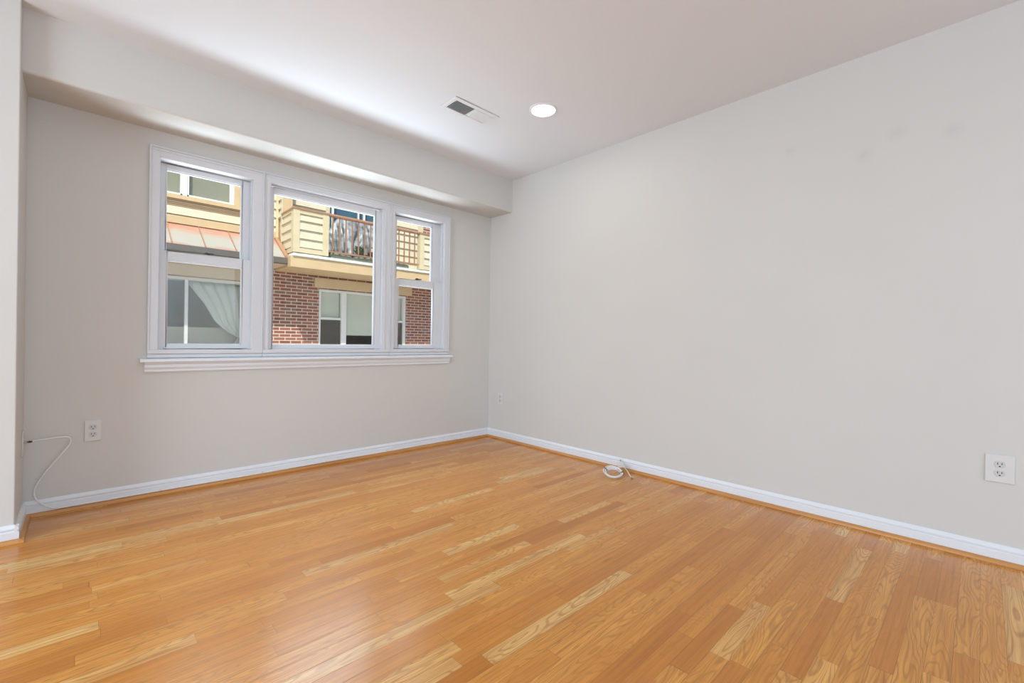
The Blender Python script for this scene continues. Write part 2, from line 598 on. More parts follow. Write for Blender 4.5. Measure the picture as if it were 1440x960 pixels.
# window wall with one opening
OX0, OX1, OZ0, OZ1 = -2.612, -0.528, 0.83, 2.022
mb = MB()
with_holes(mb, XL-0.2, 0.0, 0.0, H, 0.0, 0.18, [(OX0, OX1, OZ0, OZ1)])
struct(mb.build('wall_back', 'wall'))
struct(MB().box(0.0, 0.2, RY-0.2, 0.2, 0.0, H).build('wall_right', 'wall'))
mb = MB()
mb.box(RX-0.2, XL, JY, 0.0, 0.0, H)       # boxed-out return at the left of the window
struct(mb.build('wall_return', 'wall', bevel=0.004))
mb = MB()
mb.box(RX-0.2, RX, RY-0.2, -3.2, 0.0, H)
mb.box(RX-0.2, RX, -0.9, JY, 0.0, H)
mb.box(RX-0.2, RX, -3.2, -0.9, 2.2, H)
struct(mb.build('wall_left', 'wall'))
mb = MB()
with_holes(mb, RX, 0.0, 0.0, H, RY-0.2, RY, [(-3.8, -0.8, 0.0, 2.2)])
struct(mb.build('wall_front', 'wall'))
# dropped soffit above the window, slightly rounded lower edge
R_ = 0.012
prof = [(0.0, H), (-SD, H), (-SD, SZ+R_)]
for k in range(1, 6):
    a = PI*0.5*k/5
    prof.append((-SD+R_-R_*math.cos(a), SZ+R_-R_*math.sin(a)))
prof.append((0.0, SZ))
struct(MB().prism(prof, XL, 0.0, 'x').build('ceiling_soffit', 'wall'))
# outside skin of this building's own wall
mb = MB()
with_holes(mb, -14.0, 12.0, -0.4, 3.3, 0.18, 0.22, [(OX0, OX1, OZ0, OZ1)])
struct(mb.build('wall_outer', 'ownwall'))

# baseboards and oak shoe mouldings
BP = [(0, 0), (0.015, 0), (0.015, 0.050), (0.0095, 0.0535), (0.0095, 0.0575), (0.0135, 0.0605), (0.0135, 0.066), (0.008, 0.076), (0.004, 0.0805), (0, 0.0805)]
QR = [(0.0145, 0.0)]+[(0.0145+0.017*math.cos(PI/2*k/7), 0.0005+0.0185*math.sin(PI/2*k/7)) for k in range(8)]


def base_x(name, prof, y, sgn, x0, x1, mat):
    return struct(MB().prism([(y+sgn*d, z) for d, z in prof], x0, x1, 'x').build(name, mat))


def base_y(name, prof, x, sgn, y0, y1, mat):
    return struct(MB().prism([(x+sgn*d, z) for d, z in prof], y0, y1, 'y').build(name, mat))


base_x('baseboard_back', BP, 0.0, -1, XL, 0.0, 'trim')
base_y('baseboard_right', BP, 0.0, -1, RY, -0.0005, 'trim')
base_y('baseboard_left', BP, XL, 1, JY-0.0145, -0.0005, 'trim')
base_x('baseboard_return', BP, JY, -1, RX, XL+0.0145, 'trim')
base_x('trim_1', QR, 0.0, -1, XL+0.014, -0.014, 'shoe')
base_y('trim_2', QR, 0.0, -1, RY, -0.014, 'shoe_y')
base_y('trim_3', QR, XL, 1, JY-0.030, -0.014, 'shoe_y')
base_x('trim_4', QR, JY, -1, RX, XL+0.031, 'shoe')

# window stool and apron
mb = MB()
mb.prism([(0.0, 0.781), (-0.046, 0.781), (-0.052, 0.786), (-0.052, 0.794), (-0.046, 0.8015), (0.0, 0.808)], -2.668, -0.473, 'x')
mb.build('trim_5', 'trim')
struct(bpy.data.objects['trim_5'])
mb = MB()
ap = [(0.0, 0.724), (-0.012, 0.724), (-0.0145, 0.729), (-0.0145, 0.738), (-0.018, 0.745), (-0.022, 0.752), (-0.022, 0.768), (-0.030, 0.776), (-0.030, 0.781), (0.0, 0.781)]
mb.prism(ap, -2.646, -0.488, 'x')
struct(mb.build('trim_6', 'trim'))


# ------------------------------------------------------------------ the three mulled windows
def frame_rect(mb, x0, x1, z0, z1, wl, wr, wt, wb, y0, y1):
    mb.box(x0, x0+wl, y0, y1, z0, z1)
    mb.box(x1-wr, x1, y0, y1, z0, z1)
    if wt:
        mb.box(x0+wl, x1-wr, y0, y1, z1-wt, z1)
    if wb:
        mb.box(x0+wl, x1-wr, y0, y1, z0, z0+wb)


def sash(name, parent, x0, x1, z0, z1, wl, wr, wt, wb, y0, y1, glass_name='pane'):
    mb = MB()
    frame_rect(mb, x0, x1, z0, z1, wl, wr, wt, wb, y0, y1)
    # stepped glazing bead
    g = 0.007
    frame_rect(mb, x0+wl-0.001, x1-wr+0.001, z0+wb-0.001, z1-wt+0.001, g, g, g, g, y0+0.008, y1-0.004)
    s = mb.build(name, 'vinyl', parent, parent.location, bevel=0.002)
    ym = (y0+y1)/2+0.004
    p = MB().box(x0+wl, x1-wr, ym-0.002, ym+0.002, z0+wb, z1-wt).build(glass_name, 'glass', s, parent.location)
    return s


def casing(parent, x0, x1, wl, wr, z0=0.808, z1=2.048):
    """picture-frame interior casing with a raised outer bead"""
    mb = MB()
    zt, zb = 1.984, 0.856
    yb = -0.020
    frame_rect(mb, x0, x1, zb, z1, wl, wr, z1-zt, 0, yb, 0.012)
    # bead lines
    mb.box(x0, x1, yb-0.007, yb, z1-0.010, z1)
    mb.box(x0, x1, yb-0.003, yb, z1-0.026, z1-0.018)
    mb.box(x0, x0+0.008 if wl > 0.04 else x0+0.004, yb-0.006, yb, zb, z1)
    mb.box(x1-0.008 if wr > 0.04 else x1-0.004, x1, yb-0.006, yb, zb, z1)
    # bottom rail with a step
    mb.box(x0, x1, yb-0.004, 0.012, 0.832, zb)
    mb.box(x0, x1, yb+0.004, 0.012, z0, 0.8285)
    mb.box(x0, x1, yb+0.007, 0.012, 0.8285, 0.832)
    return mb.build('casing', 'vinyl', parent, parent.location, bevel=0.0015)


def lock(parent, x, z, y):
    mb = MB()
    mb.box(x-0.030, x+0.030, y-0.004, y+0.022, z, z+0.005)
    mb.lathe([(0.014, 0.004), (0.014, 0.017), (0.010, 0.021)], (x, y+0.009, z), 16)
    mb.prism([(x-0.004, y-0.004), (x+0.034, y-0.012), (x+0.037, y-0.004), (x+0.004, y+0.016)], z+0.008, z+0.016, 'z')
    return tag(mb.build('sash_lock', 'bronze', parent, parent.location, bevel=0.001), 'dark sash lock on the meeting rail')


def jamb(parent, x0, x1, z0=0.856, z1=1.984, track=True):
    mb = MB()
    frame_rect(mb, x0-0.012, x1+0.012, z0-0.02, z1+0.014, 0.012, 0.012, 0.014, 0.020, 0.012, 0.15)
    # parting stops on both sides, and the upper sash track
    for xx, s in ((x0, 1), (x1, -1)):
        a, b = sorted((xx, xx+s*0.006))
        mb.box(a, b, 0.013, 0.019, z0, z1)
        if track:
            mb.box(a, b, 0.0515, 0.0545, 1.45, z1)
    return mb.build('frame', 'vinyl', parent, parent.location)


def double_hung(name, x0, x1, wl, wr, sl, sr, screen=True):
    r = struct(empty(name, ((x0+x1)/2, 0.0, 0.856)))
    ix0, ix1 = x0+wl, x1-wr
    casing(r, x0, x1, wl, wr)
    jamb(r, ix0, ix1)
    up_ = sash('upper_sash', r, ix0+0.001, ix1-0.001, 1.40, 1.980, sl-0.005, sr-0.002, 0.032, 0.05, 0.056, 0.088)
    lo = sash('lower_sash', r, ix0+0.001, ix1-0.001, 0.858, 1.449, sl, sr, 0.055, 0.028, 0.020, 0.051)
    mb = MB().box(ix0+0.03, ix1-0.03, 0.009, 0.0205, 0.862, 0.869)      # lift lip on the bottom rail
    mb.build('lift_rail', 'vinyl', lo, r.location, bevel=0.002)
    lock(r, (ix0+ix1)/2, 1.449, 0.030)
    if screen:
        MB().box(ix0+0.012, ix1-0.012, 0.101, 0.1025, 0.862, 1.44).build('insect_screen', 'screen', r, r.location)
    return r


double_hung('window_1', -2.635, -2.0305, 0.048, 0.0645, 0.041, 0.050)
double_hung('window_3', -1.0895, -0.503, 0.033, 0.055, 0.062, 0.088, False)
r = struct(empty('window_2', (-1.56, 0.0, 0.856)))
casing(r, -2.029, -1.091, 0.040, 0.070)
jamb(r, -1.989, -1.161, track=False)
sash('picture_sash', r, -1.988, -1.162, 0.858, 1.972, 0.024, 0.048, 0.040, 0.028, 0.014, 0.050)
# stepped stops around the fixed light
mb = MB()
frame_rect(mb, -2.010, -1.135, 0.857, 2.000, 0.012, 0.012, 0.012, 0.0, -0.024, -0.019)
mb.build('glazing_stop', 'vinyl', r, r.location, bevel=0.001)


# ------------------------------------------------------------------ outlets and cable plate
def oval(w, h, flat, n=28):
    pts = []
    for k in range(n):
        a = 2*PI*k/n
        x, z = w*math.cos(a), w*math.sin(a)
        pts.append((x, max(-flat, min(flat, z))))
    return pts


def outlet(loc, rz, w, h, label):
    r = empty('wall_outlet', loc, rz)
    tag(r, label, 'outlet', 'duplex outlets on the walls')
    MB().box(-w/2, w/2, -0.0065, 0.0, -h/2, h/2).build('cover_plate', 'outlet', r, bevel=0.0035, seg=3)
    for s in (1, -1):
        zc = s*0.0195
        pr = [(x, z+zc) for x, z in oval(0.0172, 0, 0.0142)]
        rc = MB().prism(pr, -0.0085, -0.004, 'y').build('receptacle', 'recept', r, bevel=0.0006)
        for xx, hh in ((-0.0064, 0.0046), (0.0064, 0.0038)):
            MB().box(xx-0.0013, xx+0.0013, -0.0088, -0.0080, zc+0.0030-hh, zc+0.0030+hh).build('slot', 'dark', rc)
        pr = [(0.0030*math.cos(2*PI*k/12), max(-0.0022, 0.0030*math.sin(2*PI*k/12))+zc-0.0088) for k in range(12)]
        MB().prism(pr, -0.0088, -0.0080, 'y').build('ground_hole', 'dark', rc)
    MB().prism([(0.0032*math.cos(2*PI*k/12), 0.0032*math.sin(2*PI*k/12)) for k in range(12)], -0.0080, -0.005, 'y').build('screw', 'outlet', r)
    return r


outlet((-2.860, 0.0, 0.4125), 0, 0.070, 0.114, 'white duplex outlet on the window wall below and left of the window')
outlet((0.0, -0.178, 0.384), -PI/2, 0.070, 0.112, 'small white duplex outlet on the right wall just beside the far room corner')
outlet((0.0, -3.428, 0.4115), -PI/2, 0.090, 0.122, 'wide white duplex outlet on the long bare wall nearest the camera')

pl = empty('cable_wall_plate', (XL, -0.062, 0.392))
tag(pl, 'narrow white cable plate on the short return wall left of the window', 'wall plate')
MB().box(XL, XL+0.006, -0.097, -0.027, 0.330, 0.454).build('cover_plate', 'outlet', pl, pl.location, bevel=0.0025)
MB().tube([(XL+0.005, -0.062, 0.394), (XL+0.018, -0.062, 0.394)], 0.0048, 12).build('coax_socket', 'steel', pl, pl.location)

# coax cable: from the plate, a loop in the air, then clipped along the baseboard to the far corner
cb = empty('coaxial_cable', (-2.95, -0.05, 0.02))
tag(cb, 'thin white coaxial cable looping down from the wall plate to the baseboard', 'cable')
pts = [(XL+0.034, -0.062, 0.3955), (-3.072, -0.060, 0.398), (-3.030, -0.058, 0.400), (-2.985, -0.056, 0.402), (-2.957, -0.054, 0.398),
       (-2.946, -0.051, 0.381), (-2.955, -0.048, 0.351), (-2.996, -0.044, 0.289), (-3.046, -0.040, 0.213), (-3.075, -0.036, 0.150),
       (-3.076, -0.033, 0.108), (-3.059, -0.030, 0.073), (-3.032, -0.027, 0.046), (-3.005, -0.0235, 0.0295), (-2.97, -0.0195, 0.0245), (-2.9, -0.0185, 0.0235)]
pts = catmull(pts, 6)
x = -2.8
while x < -0.05:
    pts.append(Vector((x, -0.0185+0.001*math.sin(x*9), 0.0235+0.0007*math.sin(x*7))))
    x += 0.08
MB().tube(pts, 0.0040, 8).build('jacket', 'cable', cb, cb.location, smooth=True)
mb = MB()
mb.tube([(XL+0.014, -0.062, 0.394), (XL+0.036, -0.062, 0.3955)], 0.0042, 10)
mb.tube([(XL+0.0245, -0.062, 0.3945), (XL+0.029, -0.062, 0.3948)], 0.0062, 6)
tag(mb.build('connector', 'black', cb, cb.location), 'dark threaded connector')
for x in (-2.565, -2.02, -1.59, -1.10, -0.55):
    MB().prism([(-0.0145, 0.021), (-0.0235, 0.021), (-0.0235, 0.029), (-0.0145, 0.033)], x-0.004, x+0.004, 'x').build('cable_clip', 'outlet', cb, cb.location)

# coil of cable lying on the floor against the right-hand baseboard
cl = empty('cable_coil', (-0.12, -1.60, 0.0))
tag(cl, 'white coiled cable with black ties lying on the wood floor', 'cable')
C0 = Vector((-0.218, -1.597, 0.0))
ax1 = rt.copy()                          # long axis of the rings
away = Vector((0.72, 0.69, 0)).normalized()


def coil_pt(a, r, rx, dz):
    tilt = math.radians(19)
    p = C0+ax1*(r*math.cos(a))+away*(rx*math.sin(a)*math.cos(tilt))
    p.z = 0.006+dz+(1+math.sin(a))*rx*math.sin(tilt)
    return p


pts = []
TURN = 4.35
N = 150
a0 = math.radians(60)
for i in range(N+1):
    t = i/N
    a = a0+t*TURN*2*PI
    rr = 0.066-0.017*t-0.007*math.sin(a*0.37+1.0)+0.003*math.sin(a*1.7)
    pts.append(coil_pt(a, rr, rr*0.95, 0.010*abs(math.sin(t*5.0))+0.003*t))
end_up = [pts[0]+Vector((0.030, -0.005, 0.006)), pts[0]+Vector((0.075, -0.015, 0.006)), Vector((-0.060, -1.580, 0.045)), Vector((-0.042, -1.556, 0.056)), Vector((-0.032, -1.540, 0.066))]
head = list(reversed(catmull([pts[0]]+end_up, 5)))
tail_ = catmull([pts[-1], pts[-1]+Vector((0.045, 0.020, 0.012)), Vector((-0.062, -1.566, 0.034)), Vector((-0.080, -1.612, 0.030)), Vector((-0.135, -1.676, 0.014)), Vector((-0.163, -1.709, 0.0085))], 5)
MB().tube(head[:-1]+pts+tail_[1:], 0.0036, 8).build('jacket', 'cable', cl, cl.location, smooth=True)
e0, e1 = tail_[-1], (tail_[-1]-tail_[-2]).normalized()
MB().tube([e0-e1*0.004, e0+e1*0.016], 0.0056, 10).build('connector', 'brass', cl, cl.location)
h0, h1 = head[0], (head[0]-head[1]).normalized()
MB().tube([h0-h1*0.004, h0+h1*0.014], 0.0046, 10).build('connector', 'steel', cl, cl.location)
for a in (math.radians(150), math.radians(-12)):
    c = coil_pt(a, 0.060, 0.057, 0.006)
    rad = (c-C0)
    rad.z *= 0.3
    rad.normalize()
    tz = Vector((0, 0, 1))
    ring_ = [c+rad*(0.015*math.cos(2*PI*k/16))+tz*(0.012*math.sin(2*PI*k/16)) for k in range(16)]
    mb = MB()
    mb.tube(ring_, 0.0024, 6, closed=True)
    mb.tube([c+tz*0.012, c+tz*0.022+rad*0.006], 0.002, 6)
    tag(mb.build('cable_tie', 'black', cl, cl.location, smooth=True), 'black twist tie')

# ------------------------------------------------------------------ ceiling fixtures
LX, LY = -0.759, -1.381
li = empty('ceiling_light', (LX, LY, H))
tag(li, 'round white recessed downlight glowing in the ceiling', 'ceiling light')
MB().lathe([(0.078, 0.0), (0.092, 0.0), (0.0915, -0.003), (0.082, -0.008), (0.078, -0.007), (0.077, -0.001)], (LX, LY, H), 48).build('trim_ring', 'vent', li, li.location, smooth=True)
MB().lathe([(0.0, -0.0035), (0.05, -0.0035), (0.078, -0.003), (0.078, -0.0005), (0.0, -0.0005)], (LX, LY, H), 48).build('lens', 'lens', li, li.location)
dl = bpy.data.lights.new('downlight', 'AREA')
dl.shape = 'DISK'
dl.size = 0.15
dl.energy = 3.0
dl.color = (1.0, 0.97, 0.92)
do = bpy.data.objects.new('downlight', dl)
COL.objects.link(do)
do.location = (LX, LY, H-0.012)

vx0, vx1, vy0, vy1 = -1.262, -0.898, -1.112, -0.946
ve = empty('air_vent', ((vx0+vx1)/2, (vy0+vy1)/2, H))
tag(ve, 'white rectangular air vent with two louvre banks in the ceiling', 'vent')
gx0, gx1, gy0, gy1 = -1.231, -0.930, -1.080, -0.972
mb = MB()
zf = H-0.007
for (a, b, c, d) in ((vx0, gx0, vy0, vy1), (gx1, vx1, vy0, vy1), (gx0, gx1, vy0, gy0), (gx0, gx1, gy1, vy1)):
    mb.box(a, b, c, d, zf, H-0.0005)
mb.box((gx0+gx1)/2-0.003, (gx0+gx1)/2+0.003, gy0, gy1, zf, H-0.001)
mb.build('frame', 'vent', ve, ve.location, bevel=0.003)
MB().box(gx0-0.002, gx1+0.002, gy0-0.002, gy1+0.002, H-0.0014, H-0.0004).build('duct_shade_sheet', 'duct', ve, ve.location)  # flat dark sheet painted for the shade behind the louvres
xm = (gx0+gx1)/2
for side in (0, 1):
    a, b = (gx0+0.002, xm-0.003) if side == 0 else (xm+0.003, gx1-0.002)
    n = 12
    for k in range(n):
        xc = a+(b-a)*(k+0.5)/n
        s = 1 if side == 0 else -1
        dx, dz, th = 0.0036, 0.0052, (0.0007 if side == 0 else 0.0009)
        zc = H-0.0065
        pr = [(xc-s*dx-th, zc-dz), (xc-s*dx+th, zc-dz), (xc+s*dx+th, zc+dz), (xc+s*dx-th, zc+dz)]
        sl_ = MB().prism(pr, gy0, gy1-(0.0 if side == 0 else 0.009), 'y').build('louvre', 'vent', ve, ve.location)

# ------------------------------------------------------------------ across the alley
B = 6.40        # face of the opposite wall
F = 5.50        # front of its balcony
struct(MB().box(-18, 22, 0.22, 14, -0.6, -0.4).build('ground', 'ground'))

th = empty('townhouse', (0.5, B, -0.4))
tag(th, 'cream sided and red brick townhouse with balcony seen through the windows', 'house')
O = th.location

LW = (-2.63, -0.55, 0.62, 1.985)
RW = (0.735, 2.830, 0.62, 1.985)
DR = (0.915, 2.02, 2.515, 4.7)
UW = (-2.60, -0.86, 3.40, 4.9)
mb = MB()
with_holes(mb, -12, 14, -0.4, 2.50, B, B+0.2, [LW, RW])
mb.box(3.262, 14, B, B+0.2, 2.50, 7.0)
mb.build('brick_wall', 'brick', th, O)
mb = MB()
with_holes(mb, -12, 3.262, 2.50, 7.0, B+0.03, B+0.2, [DR, UW])
mb.build('sheathing', 'siding', th, O)


def lap_x(mb, x0, x1, z0, z1, y, expo=0.171, zref=2.461, holes=()):
    """clapboards on a wall facing -y"""
    k = math.floor((z0-zref)/expo)
    z = zref+k*expo
    while z < z1:
        a, b = max(z, z0), min(z+expo, z1)
        if b-a > 0.01:
            iv = [(x0, x1)]
            for h in holes:
                if h[2] < (a+b)/2 < h[3]:
                    iv = [q for s, e in iv for q in ((s, min(e, h[0])), (max(s, h[1]), e)) if q[1]-q[0] > 0.005]
            for s, e in iv:
                mb.prism([(y+0.03, a), (y-0.030, a), (y-0.030, a+0.004), (y+0.001, b), (y+0.03, b)], s, e, 'x')
        z += expo


def lap_y(mb, y0, y1, z0, z1, x, expo=0.171, zref=2.461):
    """clapboards on a wall facing -x"""
    k = math.floor((z0-zref)/expo)
    z = zref+k*expo
    while z < z1:
        a, b = max(z, z0), min(z+expo, z1)
        if b-a > 0.01:
            mb.prism([(x+0.03, a), (x-0.026, a), (x-0.026, a+0.004), (x+0.001, b), (x+0.03, b)], y0, y1, 'y')
        z += expo


mb = MB()
lap_x(mb, -12, -0.74, 3.06, 3.215, B, 0.16, 3.06)
lap_x(mb, -12, -2.95, 3.215, 7.0, B)
lap_x(mb, -0.74, -0.135, 2.55, 7.0, B)
lap_x(mb, 0.12, 3.12, 2.50, 7.0, B, holes=[(DR[0]-0.06, DR[1]+0.05, DR[2], DR[3]+0.1)])
sd = mb.build('siding', 'siding', th, O)
# corner boards and pilaster at the left of the balcony
mb = MB()
mb.box(-0.135, -0.085, B-0.03, B+0.03, 2.50, 7.0)
mb.box(3.12, 3.262, B-0.03, B+0.03, 2.50, 7.0)
mb.box(0.845, DR[0], B-0.03, B+0.03, DR[2], DR[3]+0.1)
mb.box(DR[1], DR[1]+0.05, B-0.03, B+0.03, DR[2], DR[3]+0.1)
mb.build('corner_board', 'creamtrim', th, O)
pi_ = MB().box(-0.070, 0.115, 6.185, B+0.03, 2.515, 7.0).build('pilaster', 'tan', th, O)
mb = MB()
lap_y(mb, 6.215, B, 3.30, 7.0, -0.070)
mb.box(-0.088, -0.069, 6.180, 6.215, 2.515, 7.0)
tag(mb.build('pilaster_siding', 'siding', pi_, O), 'cream lap siding on the pilaster side')

# bands under the upper window
mb = MB()
mb.box(-12, -0.765, B-0.055, B+0.03, 3.330, 3.400)
mb.box(-0.86, -0.765, B-0.030, B+0.03, 3.400, 7.0)
mb.box(-2.72, -2.60, B-0.030, B+0.03, 3.400, 7.0)
mb.build('window_casing', 'tan', th, O)
mb = MB()
for i, (a, b, d) in enumerate(((3.300, 3.330, 0.036), (3.270, 3.2985, 0.026), (3.243, 3.2685, 0.017), (3.213, 3.2415, 0.009))):
    mb.box(-12, -0.765, B-d, B+0.03, a, b)
mb.build('sill_molding', 'brown', th, O)
MB().box(-12, -0.135, B-0.030, B+0.03, 2.905, 3.040).build('frieze_board', 'tan', th, O)

# upper window
uw = MB()
frame_rect(uw, UW[0], UW[1], UW[2], UW[3], 0.07, 0.070, 0.06, 0.035, B-0.028, B+0.06)
uw.box(-1.682, -1.555, B-0.028, B+0.06, UW[2], UW[3])
uw.box(-1.652, -1.585, B-0.040, B-0.028, UW[2]-0.02, UW[3])
uw = tag(uw.build('upper_window', 'outwhite', th, O, bevel=0.004), 'white framed upper window')
MB().box(UW[0]+0.07, UW[1]-0.07, B+0.01, B+0.016, UW[2]+0.03, UW[3]-0.05).build('pane', 'glass_out', uw, O)
MB().box(UW[0]+0.02, UW[1]-0.02, B+0.075, B+0.082, UW[2], UW[3]).build('shade', 'shade', uw, O)

# pent roof of copper under the upper window
mb = MB()
mb.prism([(B+0.02, 2.915), (5.70, 2.434), (5.70, 2.420), (B+0.02, 2.895)], -12, -0.087, 'x')
rf = mb.build('pent_roof', 'copper', th, O)
sl_y = (2.915-2.434)/(B+0.02-5.70)
for k in range(-5, 2):
    x = -0.953+0.4565*k
    pr = [(B+0.0, 2.902), (5.705, 2.437), (5.705, 2.459), (B+0.0, 2.924)]
    MB().prism(pr, x-0.008, x+0.008, 'x').build('roof_seam', 'coppercap', rf, O)
mb = MB()
mb.prism([(B, 2.905), (5.70, 2.436), (5.70, 2.475), (B, 2.950)], -0.160, -0.096, 'x')
mb.build('end_flashing', 'coppercap', rf, O)
mb = MB()
mb.prism([(5.70, 2.436), (5.655, 2.426), (5.655, 2.325), (5.675, 2.310), (5.72, 2.310), (5.72, 2.430)], -12, -0.128, 'x')
mb.build('gutter', 'gutter', rf, O)
MB().box(-12, -0.128, 5.70, B, 2.300, 2.318).build('soffit_board', 'header', rf, O)

# header boards over the lower windows
MB().box(-2.93, -0.45, B-0.035, B+0.02, 2.008, 2.222).build('header_board', 'header', th, O, bevel=0.004)
MB().box(0.633, 2.972, B-0.035, B+0.02, 2.012, 2.212).build('header_board', 'header', th, O, bevel=0.004)

# lower left window: slider with two lights and a dim room behind
mb = MB()
frame_rect(mb, *LW, 0.07, 0.07, 0.05, 0.06, B+0.02, B+0.12)
mb.box(LW[0], LW[1], B+0.0, B+0.02, 1.945, 1.985)
lw = tag(mb.build('lower_window', 'outcream', th, O, bevel=0.004), 'cream framed sliding window with dim room behind')
MB().box(-1.592, -1.542, B+0.015, B+0.10, LW[2]+0.05, LW[3]-0.045).build('meeting_stile', 'outwhite', lw, O, bevel=0.003)
MB().box(LW[0]+0.06, LW[1]-0.06, B+0.05, B+0.056, LW[2]+0.05, LW[3]-0.04).build('pane', 'glass_out', lw, O)
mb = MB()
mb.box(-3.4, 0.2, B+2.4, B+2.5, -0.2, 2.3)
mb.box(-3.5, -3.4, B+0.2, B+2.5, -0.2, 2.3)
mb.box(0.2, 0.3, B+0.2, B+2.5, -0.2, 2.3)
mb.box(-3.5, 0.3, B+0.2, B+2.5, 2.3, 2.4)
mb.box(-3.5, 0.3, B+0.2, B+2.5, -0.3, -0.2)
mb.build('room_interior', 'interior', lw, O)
MB().box(-3.3, 0.1, B+0.55, B+0.70, -0.2, 1.105).build('reflection_panel', 'palereflect', lw, O)  # added pale panel standing in for a reflection in the pane

# lower right window: three lights, blinds half down
mb = MB()
frame_rect(mb, *RW, 0.045, 0.075, 0.055, 0.06, B+0.015, B+0.12)
for a, b in ((1.228, 1.345), (2.215, 2.330)):
    mb.box(a, b, B+0.012, B+0.12, RW[2], RW[3]-0.03)
for a, b in ((0.78, 1.228), (2.330, 2.755)):
    mb.box(a, b, B+0.030, B+0.10, 1.335, 1.385)
rw = tag(mb.build('lower_window', 'outwhite', th, O, bevel=0.004), 'white framed triple window with pale blinds')
MB().box(RW[0]+0.04, RW[1]-0.07, B+0.055, B+0.061, RW[2]+0.05, RW[3]-0.05).build('pane', 'glass_out', rw, O)
for a, b in ((0.785, 1.222), (1.350, 2.210), (2.335, 2.752)):
    MB().box(a, b, B+0.125, B+0.130, 1.02, 1.945).build('blind', 'blind', rw, O)
    MB().box(a, b, B+0.120, B+0.135, 1.005, 1.025).build('blind_rail', 'outwhite', rw, O)
for a, b in ((0.785, 1.222), (2.335, 2.752)):
    MB().box(a, b, B+0.040, B+0.0415, RW[2]+0.06, 1.335).build('insect_screen', 'screen', rw, O)
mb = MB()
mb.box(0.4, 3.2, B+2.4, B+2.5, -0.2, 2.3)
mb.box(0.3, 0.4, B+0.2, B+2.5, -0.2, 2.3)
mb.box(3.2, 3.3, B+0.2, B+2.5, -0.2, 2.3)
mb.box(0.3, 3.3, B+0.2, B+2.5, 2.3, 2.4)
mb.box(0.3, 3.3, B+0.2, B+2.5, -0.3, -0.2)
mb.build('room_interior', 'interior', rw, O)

# glazed balcony door
mb = MB()
frame_rect(mb, DR[0], DR[1], DR[2], DR[3], 0.02, 0.03, 0.05, 0.06, B-0.01, B+0.08)
for a, b in ((0.985, 1.025), (1.572, 1.600), (1.700, 1.742), (1.975, 2.0)):
    mb.box(a, b, B-0.012, B+0.07, DR[2], DR[3])
dr = tag(mb.build('balcony_door', 'outwhite', th, O, bevel=0.003), 'white framed glazed balcony door')
MB().box(DR[0], DR[1], B+0.03, B+0.036, DR[2], DR[3]).build('pane', 'glass_blue', dr, O)
MB().box(DR[0]-0.1, DR[1]+0.1, B+0.21, B+0.25, DR[2], DR[3]).build('blue_backing_panel', 'bluereflect', dr, O)  # added panel, its blue standing in for sky mirrored in the door

# balcony: tan fascia box with white deck edge
BX0, BX1 = -0.126, 4.6
ba = MB().box(BX0, BX1, F, B, 2.257, 2.462).build('balcony', 'tan', th, O, bevel=0.003)
MB().box(BX0+0.035, BX1, F-0.028, B-0.02, 2.4625, 2.513).build('deck_edge', 'deckedge', ba, O, bevel=0.003)


def parapet(x0, x1, side):
    """solid clapboard parapet panel with corner boards"""
    t = MB()
    zb, zt = 2.540, 3.345
    t.box(x0+0.012, x1-0.012, F+0.030, F+0.12, zb+0.01, zt)
    if side:
        t.box(x0+0.015, x0+0.11, F+0.05, 6.19, zb+0.01, zt)
    bl = 0.115
    for a, b in ((x0, x0+bl), (x1-bl, x1)):
        t.box(a, b, F, F+0.125, zb, zt)
    t.box(x0+bl, x1-bl, F+0.004, F+0.09, zb, zb+0.085)
    t.box(x0+bl, x1-bl, F+0.004, F+0.09, zt-0.075, zt)
    if side:
        t.box(x0, x0+0.10, F+0.1255, 6.19, zb, zb+0.06)
        t.box(x0, x0+0.10, F+0.1255, 6.19, zt-0.06, zt)
    p = t.build('parapet', 'creamtrim', ba, O)
    s = MB()
    lap_x(s, x0+bl, x1-bl, zb+0.085, zt-0.075, F+0.030, 0.167, 2.640)
    if side:
        lap_y(s, F+0.126, 6.19, zb+0.06, zt-0.06, x0+0.024, 0.167, 2.640)
    s.build('parapet_siding', 'siding', ba, O)


parapet(-0.085, 0.571, True)
parapet(2.640, 4.55, False)
# copper cap and handrail
mb = MB()
mb.box(-0.100, 0.585, F-0.015, F+0.140, 3.345, 3.372)
mb.box(-0.100, 0.115, F+0.1405, 6.18, 3.345, 3.372)
mb.box(2.625, 4.6, F-0.015, F+0.140, 3.345, 3.372)
mb.prism([(F+0.06+0.034*math.cos(2*PI*k/14), 3.362+0.034*math.sin(2*PI*k/14)) for k in range(14)], 0.45, 2.75, 'x')
mb.build('handrail', 'coppercap', ba, O)
MB().box(0.571, 2.640, F+0.048, F+0.072, 2.632, 2.660).build('bottom_rail', 'copperdark', ba, O)
for k in range(15):
    x = 0.674+0.1329*k
    MB().box(x-0.0105, x+0.0105, F+0.0495, F+0.0705, 2.655, 3.345).build('baluster', 'copperdark', ba, O)

